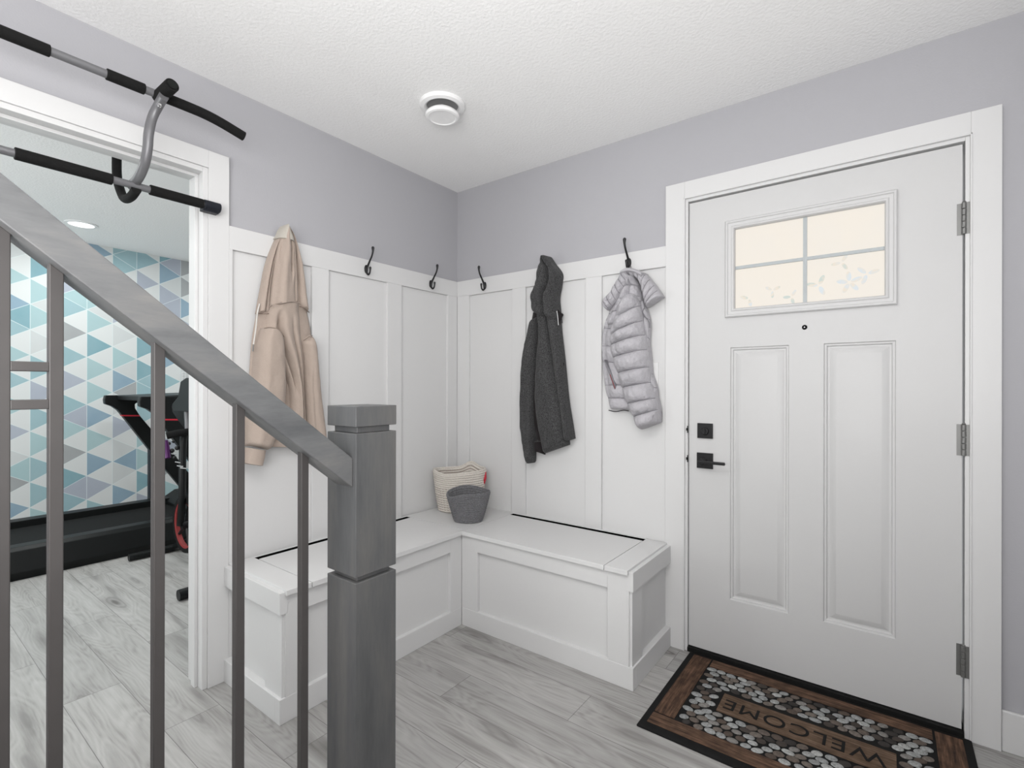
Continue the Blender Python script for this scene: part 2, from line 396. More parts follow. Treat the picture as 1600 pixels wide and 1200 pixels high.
L = ring_rect(bm, *holes[0], [(0, 0), (0, 0.045)], yf)
# sides and back
for (a, c, d, e) in ((DX0, DX0, DZ0, DZ1), (DX1, DX1, DZ0, DZ1)):
    bm.faces.new([bm.verts.new(q) for q in ((a, 0, d), (a, 0.045, d), (a, 0.045, e), (a, 0, e))])
for z in (DZ0, DZ1): bm.faces.new([bm.verts.new(q) for q in ((DX0, 0, z), (DX1, 0, z), (DX1, 0.045, z), (DX0, 0.045, z))])
h = holes[0]
for (a, b_, c, d) in ((DX0, DX1, DZ0, h[2]), (DX0, DX1, h[3], DZ1), (DX0, h[0], h[2], h[3]), (h[1], DX1, h[2], h[3])):
    bm.faces.new([bm.verts.new(q) for q in ((a, 0.045, c), (b_, 0.045, c), (b_, 0.045, d), (a, 0.045, d))])
bmesh.ops.remove_doubles(bm, verts=bm.verts, dist=1e-5)
door = struct(obj('door_1', bm, M['door_white'], smooth=20), 'white front door with small four-pane window at the top')
bm = bmesh.new()
L = ring_rect(bm, 1.599, 2.191, 1.498, 1.916, [(0, 0), (0, -0.010), (0.004, -0.014), (0.010, -0.014), (0.013, -0.010), (0.024, -0.009), (0.028, -0.012), (0.034, -0.010), (0.038, -0.002), (0.038, 0.012), (0.0, 0.012)], yf)
wf = obj('window_frame', bm, M['door_white'], door, smooth=25)
gx0, gx1, gz0, gz1 = 1.637, 2.153, 1.536, 1.878
gmx, gmz = 1.898, 1.712
m = bpy.data.materials.new('frosted_floral_film'); m.use_nodes = True
m.node_tree.nodes['Principled BSDF'].inputs['Roughness'].default_value = 0.6; m.node_tree.nodes['Principled BSDF'].inputs['Specular IOR Level'].default_value = 0.2
t = NT(m); p = t.pos()
def petal_mask():
    tot = None
    rnd = random.Random(5)
    P = []
    for cx, cz, n, rr, ph in ((2.045, 1.60, 5, 0.030, 0.3), (1.945, 1.60, 3, 0.030, 1.0), (2.10, 1.625, 3, 0.028, 2.2), (2.02, 1.68, 3, 0.024, 1.2), (1.69, 1.575, 2, 0.026, 2.8), (1.78, 1.60, 3, 0.022, 0.6), (1.85, 1.565, 3, 0.022, 0.9)):
        for k in range(n):
            a = ph + k*2*PI/max(n, 3)+rnd.uniform(-.2, .2)
            P.append((cx+math.cos(a)*rr*0.8, cz+math.sin(a)*rr*0.8, a, rr*0.62, rr*0.27))
    for (cx, cz, a, ra, rb) in P:
        dx = t.math('SUBTRACT', p[0], cx); dz = t.math('SUBTRACT', p[2], cz)
        u = t.math('DIVIDE', t.math('ADD', t.math('MULTIPLY', dx, math.cos(a)), t.math('MULTIPLY', dz, math.sin(a))), ra)
        v = t.math('DIVIDE', t.math('SUBTRACT', t.math('MULTIPLY', dz, math.cos(a)), t.math('MULTIPLY', dx, math.sin(a))), rb)
        d = t.math('ADD', t.math('MULTIPLY', u, u), t.math('MULTIPLY', v, v))
        q = t.math('LESS_THAN', d, 1.0)
        tot = q if tot is None else t.math('MAXIMUM', tot, q)
    return tot
pm = petal_mask()
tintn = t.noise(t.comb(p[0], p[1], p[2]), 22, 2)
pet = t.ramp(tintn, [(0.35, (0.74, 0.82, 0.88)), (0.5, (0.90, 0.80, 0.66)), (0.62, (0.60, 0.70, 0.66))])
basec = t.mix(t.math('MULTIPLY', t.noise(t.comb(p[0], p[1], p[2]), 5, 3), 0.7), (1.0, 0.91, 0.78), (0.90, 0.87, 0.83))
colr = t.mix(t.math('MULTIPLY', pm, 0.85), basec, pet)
t.nt.links.new(colr, t.b.inputs['Emission Color']); t.b.inputs['Emission Strength'].default_value = 0.83  # panes glow by themselves, standing in for daylight behind the film
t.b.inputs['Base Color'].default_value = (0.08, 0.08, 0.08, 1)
M['film'] = m
M['muntin'] = mat('grey_muntin_bar', (0.40, 0.43, 0.44), 0.5)
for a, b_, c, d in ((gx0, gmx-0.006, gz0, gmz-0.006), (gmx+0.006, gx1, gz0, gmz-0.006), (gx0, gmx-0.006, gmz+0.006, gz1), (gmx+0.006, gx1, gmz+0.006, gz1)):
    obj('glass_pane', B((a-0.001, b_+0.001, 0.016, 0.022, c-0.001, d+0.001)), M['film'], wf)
obj('muntin', B((gmx-0.007, gmx+0.007, 0.008, 0.024, gz0-0.004, gz1+0.004), (gx0-0.004, gmx-0.007, 0.008, 0.024, gmz-0.0065, gmz+0.0065), (gmx+0.007, gx1+0.004, 0.008, 0.024, gmz-0.0065, gmz+0.0065)), M['muntin'], wf)
# ironmongery
bm = B((1.482, 1.548, -0.009, 0.0, 0.968, 1.035)); lathe(bm, [(0.017, 0), (0.017, -0.006), (0.015, -0.008)], (1.515, -0.009, 1.0), 'y', 24); box(bm, 1.511, 1.519, -0.024, -0.015, 0.987, 1.013)
obj('deadbolt', bm, M['black_metal'], door, bevel=0.001)
bm = B((1.480, 1.549, -0.009, 0.0, 0.834, 0.903)); lathe(bm, [(0.015, 0), (0.015, -0.045), (0.013, -0.047)], (1.512, -0.009, 0.868), 'y', 24)
dh = obj('door_handle', bm, M['black_metal'], door, bevel=0.001)
obj('lever', B((1.500, 1.612, -0.064, -0.052, 0.862, 0.875)), M['black_metal'], dh, bevel=0.003)
bm = lathe(bmesh.new(), [(0.0095, 0), (0.0095, -0.003), (0.007, -0.004), (0.006, -0.001), (0.0001, -0.001)], (1.898, 0.001, 1.436), 'y', 24)
ph = obj('peephole', bm, M['black_metal'], door, smooth=30)
bm = bmesh.new(); bmesh.ops.create_uvsphere(bm, u_segments=16, v_segments=8, radius=0.0042, matrix=Matrix.Translation((1.898, -0.0008, 1.436)))
obj('lens', bm, M['chrome'], ph, smooth=180)
for z0, z1 in ((1.719, 1.827), (0.963, 1.070), (0.208, 0.316)):
    bm = B((2.352, 2.3685, -0.002, 0.004, z0, z1), (2.3695, 2.384, -0.0115, -0.004, z0, z1))
    n = 5
    for k in range(n):
        a, b_ = z0+(z1-z0)*k/n+0.0008, z0+(z1-z0)*(k+1)/n-0.0008
        lathe(bm, [(0.006, a), (0.0068, a+0.001), (0.0068, b_-0.001), (0.006, b_)], (2.3695, -0.010, 0), 'z', 16)
    lathe(bm, [(0.004, z1-0.001), (0.006, z1+0.002), (0.003, z1+0.005)], (2.3695, -0.010, 0), 'z', 12)
    obj('hinge', bm, M['nickel'], door)
for z in (1.005, 0.872):
    obj('strike_plate', B((1.4385, 1.4425, -0.0135, -0.009, z-0.016, z+0.016), (1.434, 1.4425, -0.0135, -0.009, z-0.006, z+0.006)), M['black_metal'], door)

# ------------------------------------------------------------------ built-in corner bench with lift-up lids
SZ = 0.475
bench = empty('storage_bench', (0.45, -0.45, 0))
tag(bench, 'white built-in corner storage bench with panelled fronts, below the coat hooks', 'bench')
Wm = M['white']
# carcass: recessed panels
bm = B((0.0006, 0.4365, -1.355, -0.427, 0.02, 0.399), (T, 1.342, -0.427, -0.0045, 0.02, 0.45), (0.0006, 0.0188, -1.3658, -1.3551, 0.0, 0.398))
obj('carcass', bm, Wm, bench)
# left front frame (faces +x), right front frame (faces -y), two end frames
def frame(rects, name='front_frame'):
    bm = bmesh.new()
    for r in rects: box(bm, *r)
    return obj(name, bm, Wm, bench, bevel=0.0012)
xL, yR = 0.4545, -0.445
frame([(0.4365, xL, -1.362, -1.28, 0.088, SZ-0.020), (0.4365, xL, -0.526, yR, 0.088, SZ-0.020), (0.4365, xL, -1.28, -0.526, 0.382, SZ-0.020)])
frame([(xL, 0.559, yR, -0.427, 0.088, SZ-0.020), (1.256, 1.349, yR, -0.427, 0.088, SZ-0.020), (0.559, 1.256, yR, -0.427, 0.382, SZ-0.020)])
frame([(1.342, 1.360, -0.438, -0.335, 0.088, 0.455), (1.342, 1.360, -0.335, -0.0195, 0.375, 0.455)], 'end_frame')
frame([(0.330, 0.448, -1.373, -1.355, 0.088, 0.455), (T, 0.330, -1.373, -1.355, 0.375, 0.455)], 'end_frame')
obj('top_band', B((1.338, 1.367, yR-0.0012, -0.0195, 0.388, 0.466), ), Wm, bench, bevel=0.0012)
obj('top_band', B((0.0195, xL+0.0012, -1.384, -1.355, 0.388, 0.466), ), Wm, bench, bevel=0.0012)
obj('plinth', B((xL-0.03, xL+0.001, -1.384, yR-0.001, 0, 0.09), (T, xL-0.03, -1.384, -1.350, 0, 0.09)), Wm, bench, bevel=0.002)
obj('plinth', B((xL+0.001, 1.367, yR-0.001, yR+0.03, 0, 0.09), (1.337, 1.367, yR+0.03, -0.0195, 0, 0.09)), Wm, bench, bevel=0.002)
# seat boards; near-black strips paint in the shade of the slot behind each lid
sz0 = SZ-0.020
obj('seat', B((T, 0.462, -0.436, -0.0045, sz0, SZ), (0.462, 1.2475, -0.022, -0.0045, sz0, SZ), (T, 0.031, -1.2685, -0.436, sz0, SZ)), Wm, bench, bevel=0.001)
obj('lid', B((0.4645, 1.2465, -0.461, -0.0575, sz0, SZ)), Wm, bench, bevel=0.0012)
obj('lid', B((0.065, 0.470, -1.2665, -0.4385, sz0, SZ)), Wm, bench, bevel=0.0012)
obj('end_board', B((1.2495, 1.349, -0.461, -0.0195, sz0, SZ)), Wm, bench, bevel=0.0012)
obj('end_board', B((0.0195, 0.470, -1.366, -1.2705, sz0, SZ)), Wm, bench, bevel=0.0012)
obj('slot_shade', B((0.462, 1.2475, -0.058, -0.0215, 0.449, SZ-0.002)), M['dark_gap'], bench)
obj('slot_shade', B((0.0305, 0.0655, -1.2685, -0.436, 0.449, SZ-0.002)), M['dark_gap'], bench)

# ------------------------------------------------------------------ coat hooks
def hook(side, along):
    bm = bmesh.new()
    # profile in (out, up), metres, then mapped to the wall
    def mp(o, u, s=0): return (T+o, along+s, 1.80+u) if side == 'left' else (along+s, -T-o, 1.80+u)
    up = [mp(0.006, -0.010), mp(0.013, 0.012), mp(0.030, 0.037), mp(0.047, 0.060), mp(0.056, 0.082), mp(0.057, 0.102)]
    tube(bm, up, [0.0055, 0.0050, 0.0042, 0.0040, 0.0045, 0.0070], 10, 28, flat=1.25)
    dn = [mp(0.004, 0.000), mp(0.008, -0.020), mp(0.020, -0.029), mp(0.031, -0.021), mp(0.035, -0.006), mp(0.035, 0.004)]
    tube(bm, dn, [0.0055, 0.0050, 0.0042, 0.0038, 0.0042, 0.0060], 10, 26, flat=1.2)
    for tip, r in ((up[-1], 0.0072), (dn[-1], 0.0062)):
        bmesh.ops.create_uvsphere(bm, u_segments=12, v_segments=8, radius=r, matrix=Matrix.Translation(Vector(tip)))
    # oval back plate
    n0 = len(bm.verts); bm.verts.ensure_lookup_table()
    rr = []
    for d, s in ((0.0, 1.0), (0.004, 1.0), (0.0065, 0.75)):
        rr.append([bm.verts.new(mp(d, 0.001+math.sin(2*PI*k/24)*0.022*s, math.cos(2*PI*k/24)*0.0105*s)) for k in range(24)])
    for A, C in zip(rr, rr[1:]):
        for k in range(24): bm.faces.new((A[k], A[(k+1) % 24], C[(k+1) % 24], C[k]))
    bm.faces.new(rr[0]); bm.faces.new(rr[-1])
    return obj('coat_hook', bm, M['black_metal'], smooth=50)
for side, al, lab in (('left', -0.700, 'black double coat hook on left wall, between beige hoodie and the next hook'),
                      ('left', -0.247, 'black double coat hook on left wall nearest the room corner'),
                      ('right', 0.245, 'black double coat hook on right wall, between corner and dark jacket'),
                      ('right', 1.161, 'black double coat hook carrying the grey puffer jacket')):
    tag(hook(side, al), lab, 'coat hook', 'black coat hooks on the panelling')

# ------------------------------------------------------------------ garments
def panel(name, side, rows, base, thick, material, parent=None, folds=(), nr=60, nc=26, quilt=None, wr=0.004, seed=0, back=None, power=0.5, endround=0.03, topround=0.0, hem=0.0):
    """cloth panel hanging parallel to a wall: rows of left/right edge points from top to bottom"""
    ax, sgn = ('x', 1) if side == 'left' else ('y', -1)
    pl = sgn*(base+thick*0.5)
    L = catmull([on(ax, pl, *r[0]) for r in rows], nr); R = catmull([on(ax, pl, *r[1]) for r in rows], nr)
    nrm = Vector((1, 0, 0)) if side == 'left' else Vector((0, -1, 0))
    back = base if back is None else back
    bm = bmesh.new(); FR = []; BK = []; FRP = []
    m = len(rows)-1
    for i in range(nr+1):
        t_ = i/nr
        e = 1.0
        if endround and t_ > 1-endround: e = math.sqrt(max(0, 1-((t_-(1-endround))/endround)**2))*0.7+0.3
        if topround and t_ < topround: e = math.sqrt(max(0, 1-((topround-t_)/topround)**2))*0.8+0.2
        fr, bk = [], []
        for j in range(nc+1):
            s = j/nc
            p0 = L[i].lerp(R[i], s)
            pr = (max(0.0, 1-abs(2*s-1)**2.4))**power
            d = thick*pr*e
            for (s0, s1, w, a, *rg) in folds:
                ta, tb = rg if rg else (0, 1)
                if ta <= t_ <= tb:
                    tt = (t_-ta)/(tb-ta); fade = min(1, 4*tt, 4*(1-tt)+ (1 if tb == 1 else 0))
                    d += a*math.exp(-((s-(s0+(s1-s0)*tt))/w)**2)*pr*fade
            if quilt:
                q = (t_*m*quilt) % 1.0
                d = d*(0.66+0.34*abs(math.sin(PI*q))**0.5)
                d += 0.004*noise.noise(Vector((s*11+seed, t_*m*quilt*1.5, seed)))*pr
            d += wr*noise.fractal(Vector((p0.x*16+seed, p0.y*16, p0.z*9)), 0.6, 2.0, 3)*pr
            dpt = base+max(d, 0.0008)
            a_ = Vector(p0)
            if side == 'left': a_.x = dpt
            else: a_.y = -dpt
            b_ = Vector(p0)
            if side == 'left': b_.x = back
            else: b_.y = -back
            fr.append(bm.verts.new(a_)); bk.append(bm.verts.new(b_))
        FR.append(fr); BK.append(bk); FRP.append([v.co.copy() for v in fr])
    for i in range(nr):
        for j in range(nc):
            bm.faces.new((FR[i][j], FR[i][j+1], FR[i+1][j+1], FR[i+1][j])); bm.faces.new((BK[i][j], BK[i+1][j], BK[i+1][j+1], BK[i][j+1]))
        bm.faces.new((FR[i][0], FR[i+1][0], BK[i+1][0], BK[i][0])); bm.faces.new((FR[i][nc], BK[i][nc], BK[i+1][nc], FR[i+1][nc]))
    for j in range(nc):
        bm.faces.new((FR[0][j], BK[0][j], BK[0][j+1], FR[0][j+1])); bm.faces.new((FR[nr][j], FR[nr][j+1], BK[nr][j+1], BK[nr][j]))
    if quilt:
        NQ[name] = NQ.get(name, 0)+1
        po = obj(name, bm, material, parent, smooth=60)
        for k in range(1, int(m*quilt)):
            i = round(k/(m*quilt)*nr)
            qs = [FRP[i][j] + nrm*0.0006 for j in range(1, nc)]
            obj('quilt_seam', tube(bmesh.new(), qs, 0.0011, 5), M['quilt_thread'], po)
        return po
    return obj(name, bm, material, parent, smooth=60)
NQ = {}
def cord(name, side, pts, depth, r, material, parent):
    ax, sgn = ('x', 1) if side == 'left' else ('y', -1)
    dd = depth if isinstance(depth, (list, tuple)) else [depth]*len(pts)
    bm = tube(bmesh.new(), [on(ax, sgn*d, *p) for p, d in zip(pts, dd)], r, 8, max(12, 6*len(pts)))
    return obj(name, bm, material, parent, smooth=60)

# beige hoodie
hd = empty('hoodie', on('x', 0.05, 446, 700))
tag(hd, 'beige hooded sweatshirt hanging by its hood on the left wall', 'hoodie')
Bg = M['beige']
panel('torso', 'left', [((444, 360), (449, 360)), ((434, 376), (457, 374)), ((422, 402), (468, 402)), ((412, 445), (475, 445)), ((403, 490), (483, 490)), ((396, 530), (489, 525)), ((392, 580), (494, 600)), ((388, 640), (500, 650)), ((384, 678), (503, 680))],
      0.019, 0.030, Bg, hd, folds=[(0.45, 0.5, 0.06, -0.015)], wr=0.003)
panel('hem_band', 'left', [((383, 676), (503, 678)), ((382, 688), (503, 692)), ((381, 697), (503, 701))], 0.019, 0.034, Bg, hd, nr=20)
panel('hood', 'left', [((444.5, 352), (447.5, 352)), ((440, 362), (455, 361)), ((433, 388), (463, 384)), ((427, 430), (466, 424)), ((422, 480), (468.5, 473))], 0.035, 0.050, Bg, hd,
      folds=[(0.60, 0.66, 0.045, -0.022, 0.12, 0.85), (0.40, 0.32, 0.16, 0.012), (0.80, 0.82, 0.04, -0.014, 0.2, 1), (0.2, 0.12, 0.05, -0.012, 0.25, 1)], seed=3, endround=0.02, back=0.019)
panel('hood_side', 'left', [((449, 355), (451, 356)), ((456, 370), (461.5, 377)), ((463, 402), (471, 407)), ((466, 438), (478, 450)), ((468, 478), (483, 488))], 0.028, 0.034, Bg, hd, nr=40, nc=14, seed=5, back=0.019)
panel('hood_side', 'left', [((442, 358), (445, 358)), ((430, 380), (438, 374)), ((418, 412), (430, 406)), ((410, 452), (424, 442)), ((403, 490), (421, 489))], 0.028, 0.034, Bg, hd, folds=[(0.6, 0.62, 0.1, -0.018)], nr=40, nc=16, seed=6, back=0.019)
panel('hood_lining', 'left', [((445, 351.5), (447.5, 351.5)), ((441, 358), (452, 358)), ((437.5, 366), (458, 370)), ((434, 371), (461, 379))], 0.036, 0.054, M['hood_top'], hd, nr=16, nc=14, endround=0, back=0.02)
panel('back_panel', 'left', [((421, 476), (468.5, 472)), ((417, 500), (470, 500)), ((419, 530), (473, 530)), ((438, 565), (475, 560)), ((452, 600), (476, 600)), ((455, 640), (478, 640)), ((452, 692), (482, 692))], 0.030, 0.050, Bg, hd,
      folds=[(0.34, 0.30, 0.07, -0.04, 0.05, 0.75), (0.72, 0.72, 0.05, -0.020, 0.1, 1), (0.5, 0.5, 0.1, 0.012, 0.1, 1)], seed=9, back=0.019)
sl = panel('sleeve', 'left', [((414, 512), (429, 511)), ((411, 519), (443, 525)), ((405, 545), (447, 545)), ((402, 580), (449, 580)), ((398, 612), (449, 617)), ((394, 640), (447, 643)), ((390, 668), (437, 677)), ((388, 695), (424, 704))], 0.040, 0.072, Bg, hd,
      folds=[(0.2, 0.3, 0.12, 0.006)], seed=12, topround=0.06, back=0.019)
panel('cuff', 'left', [((390, 700), (417, 704)), ((387, 712), (415, 716)), ((384, 725), (412, 729))], 0.050, 0.045, Bg, sl, nr=20, nc=16, seed=2, back=0.03)
sr = panel('sleeve', 'left', [((474, 531), (490, 522)), ((476, 550), (496, 548)), ((478, 580), (500, 588)), ((479, 620), (504, 625)), ((481, 655), (509, 660)), ((484, 690), (512, 697)), ((487, 716), (513, 722))], 0.034, 0.060, Bg, hd, seed=14, topround=0.10, back=0.019, folds=[(0.35, 0.3, 0.08, -0.008, 0.2, 1)])
M['seam'] = mat('shaded_seam_thread', (0.20, 0.15, 0.12), 0.9)
cord('hood_seam', 'left', [(421, 479.5), (428, 475), (444, 471), (456, 471), (468.5, 474)], [0.060, 0.086, 0.090, 0.086, 0.060], 0.0022, Bg, hd)
cord('hood_seam', 'left', [(468, 479), (474, 481), (483, 488)], [0.050, 0.064, 0.036], 0.0018, M['seam'], hd)
cord('hood_seam', 'left', [(404, 490), (412, 490.5), (421, 490)], [0.036, 0.064, 0.050], 0.0014, M['seam'], hd)
cord('shoulder_seam', 'left', [(413, 513), (422, 511.5), (434, 515), (444, 526)], [0.070, 0.104, 0.108, 0.085], 0.0012, M['seam'], sl)
cord('shoulder_seam', 'left', [(474, 532), (482, 527), (488.5, 524)], [0.060, 0.088, 0.055], 0.0012, M['seam'], sr)
ds = cord('drawstring', 'left', [(405.5, 475), (402, 490), (399.5, 515), (396, 538)], [0.045, 0.06, 0.065, 0.06], 0.0032, M['beige_light'], hd)
cord('cord_tip', 'left', [(396.2, 537), (395.5, 543), (395, 549)], 0.06, 0.0030, M['nickel'], ds)

# dark hooded jacket on the right wall
jk = empty('hooded_jacket', on('y', -0.05, 851, 715))
tag(jk, 'charcoal hooded jacket hanging by its hood on the right wall', 'jacket')
Ck = M['charcoal']
panel('torso', 'right', [((831, 488), (871, 488)), ((826, 520), (874, 530)), ((822, 570), (879, 580)), ((824, 640), (886, 645)), ((838, 690), (891, 687))], 0.020, 0.03, M['charcoal_dark'], jk)
panel('hood', 'right', [((849.5, 398.5), (853, 398.5)), ((845, 410), (860, 409)), ((841, 423), (871, 425)), ((837, 440), (870, 442)), ((830, 460), (866.5, 464)), ((828, 476), (868, 484)), ((829, 487), (870, 503))], 0.030, 0.094, Ck, jk,
      folds=[(0.55, 0.70, 0.05, -0.040, 0.02, 0.65), (0.62, 0.60, 0.05, -0.045, 0.45, 1), (0.15, 0.50, 0.10, -0.020, 0.45, 0.95), (0.3, 0.25, 0.18, 0.020, 0.2, 0.9)], wr=0.016, seed=21, back=0.019, topround=0.06, endround=0.10)
s1 = panel('sleeve', 'right', [((828, 500), (840, 492)), ((824, 522), (839, 520)), ((816, 550), (837, 555)), ((812, 598), (834, 590)), ((811.5, 640), (832, 642)), ((812, 668), (833, 672)), ((817, 700), (832, 700)), ((823, 724), (831, 722))], 0.030, 0.060, Ck, jk,
      folds=[(0.5, 0.55, 0.2, -0.014, 0.35, 0.75)], seed=22, back=0.019, topround=0.08, wr=0.008)
panel('cuff', 'right', [((820.5, 713), (832, 712)), ((823, 725), (831.5, 723.5))], 0.042, 0.040, Ck, s1, nr=10, nc=12, back=0.03)
panel('front_panel', 'right', [((839, 492), (854, 490)), ((840, 520), (858, 520)), ((836, 570), (865, 563)), ((833, 620), (873, 610)), ((838, 668), (880, 655)), ((847, 709), (884, 696))], 0.040, 0.050, Ck, jk,
      folds=[(0.75, 0.7, 0.12, 0.006)], seed=24, back=0.019, wr=0.008)
panel('front_panel', 'right', [((853, 488), (870, 486)), ((858, 520), (873, 520)), ((864, 565), (878, 565)), ((872, 612), (884, 625)), ((878, 655), (890, 663)), ((882, 690), (893.5, 686))], 0.030, 0.058, Ck, jk, seed=25, back=0.019, wr=0.006)
panel('hem_lining', 'right', [((832, 690), (850, 690)), ((833, 704), (850, 711))], 0.022, 0.03, M['charcoal_dark'], jk, nr=10, nc=10)
panel('collar_flap', 'right', [((869, 482), (871, 482)), ((870, 486), (876, 488)), ((871, 490), (879.5, 491.5)), ((872, 498), (876, 499)), ((872.5, 506), (873.5, 507))], 0.040, 0.012, M['charcoal_dark'], jk, nr=20, nc=8)
cord('zip_tape', 'right', [(870.0, 486), (871.5, 496), (872.5, 508)], 0.060, 0.0016, M['grid'], jk)
obj('pull_tab', B((on('y', -0.04, 878, 572).x, on('y', -0.04, 881.5, 572).x, -0.045, -0.040, on('y', -0.04, 880, 577).z, on('y', -0.04, 880, 567).z)), M['charcoal_dark'], jk)

# grey puffer jacket hanging from its loop
pj = empty('puffer_jacket', on('y', -0.06, 985, 670))
tag(pj, 'silver grey quilted puffer jacket hanging from a hook beside the front door', 'jacket')
Pf = M['puffer']
panel('torso', 'right', [((975, 432), (992, 430)), ((962, 455), (998, 452)), ((948, 490), (1002, 490)), ((940, 512), (1006, 520)), ((937, 540), (1008, 545)), ((938.5, 565), (1008, 570)), ((942, 602), (1006, 600)), ((947, 622), (1000, 622)), ((952, 640), (990, 641))],
      0.024, 0.048, Pf, pj, folds=[(0.10, 0.12, 0.05, -0.02, 0.2, 0.9)], quilt=1.0, seed=31, wr=0.007, back=0.020, nr=96)
panel('side_panel', 'right', [((1002, 470), (1006, 470)), ((1004, 492), (1015, 500)), ((1006, 520), (1014.5, 530)), ((1008, 550), (1014, 560)), ((1011, 580), (1020, 585)), ((1016, 605), (1026.5, 606)), ((1020, 622), (1027.5, 624))], 0.022, 0.036, M['puffer'], pj, seed=33, quilt=1, wr=0.006)
slv = panel('sleeve', 'right', [((972, 462), (989, 452)), ((957, 500), (999.5, 476)), ((949.5, 524), (1002, 500)), ((950, 539), (1006, 522)), ((953, 559), (1009.5, 545)), ((961, 583), (1012.5, 573)), ((968, 606), (1015, 597)), ((976, 631), (1022, 622)), ((986, 652), (1026, 640)), ((996, 672.5), (1026.5, 661))],
      0.036, 0.100, Pf, pj, quilt=1.0, seed=35, wr=0.006, back=0.020, nr=126, nc=34, topround=0.06, folds=[(0.15, 0.3, 0.1, -0.012, 0, 0.5)])
panel('shoulder', 'right', [((978, 430), (990, 430)), ((972, 445), (997, 446)), ((962, 470), (1000, 462)), ((952, 488), (998, 478)), ((946, 508), (985, 505))], 0.034, 0.064, Pf, pj, quilt=1.0, seed=38, wr=0.008, back=0.020,
      folds=[(0.55, 0.55, 0.06, -0.02, 0, 0.6), (0.35, 0.3, 0.06, -0.016, 0.2, 1)])
panel('collar', 'right', [((975, 422), (984, 432)), ((968, 429), (978, 443)), ((961, 440), (969, 456)), ((953, 454), (960, 471)), ((943, 466), (951, 480)), ((942, 472), (946, 484))], 0.070, 0.040, Pf, pj, quilt=1.4, seed=41, wr=0.006, back=0.03)
panel('collar', 'right', [((980, 419), (984, 431)), ((994, 421), (992, 433)), ((1006, 427), (1000, 446)), ((1016, 438), (1003, 462)), ((1025, 450), (1006, 474)), ((1033, 462), (1008, 479))], 0.060, 0.040, Pf, pj, quilt=1.4, seed=43, wr=0.006, back=0.03)
panel('collar_roll', 'right', [((971, 431), (974, 421)), ((978, 428), (980, 418)), ((986, 427), (987, 418.5)), ((995, 429), (996, 421)), ((1003, 433), (1006, 426))], 0.060, 0.055, Pf, pj, seed=45, wr=0.004, back=0.03, nr=30, nc=14, endround=0)
cord('zip_tape', 'right', [(1008, 479), (1004, 487), (1008, 495), (1014, 503), (1015, 512)], 0.062, 0.0022, M['puffer_dark'], pj)
cord('hem_piping', 'right', [(951, 641), (962, 643), (974, 641), (982, 642)], 0.055, 0.0022, M['charcoal_dark'], pj)
pk = panel('pocket', 'right', [((944, 562), (946, 562)), ((948, 575), (952, 574)), ((954, 590), (959, 588)), ((958, 604), (963, 603)), ((961, 609), (963, 609))], 0.060, 0.016, M['puffer_dark'], pj, nr=24, nc=8, back=0.05)
cord('pocket_zip', 'right', [(953, 585), (957, 596), (961, 607)], 0.078, 0.0018, M['dim_red'], pk)
cord('hanging_loop', 'right', [(980, 423), (980.5, 416), (983, 411.5), (985.5, 416), (986, 423)], [0.10, 0.060, 0.046, 0.060, 0.10], 0.0014, M['charcoal_dark'], pj)

# outlet plate partly behind the puffer jacket
op = tag(obj('switch_plate', B((1.250, 1.302, -0.0105, -0.0042, 1.192, 1.312)), M['outlet'], bevel=0.002), 'small white switch plate on panelling behind the puffer jacket', 'switch plate')
obj('switch', B((1.268, 1.286, -0.0135, -0.0104, 1.225, 1.280)), M['outlet'], op, bevel=0.001)

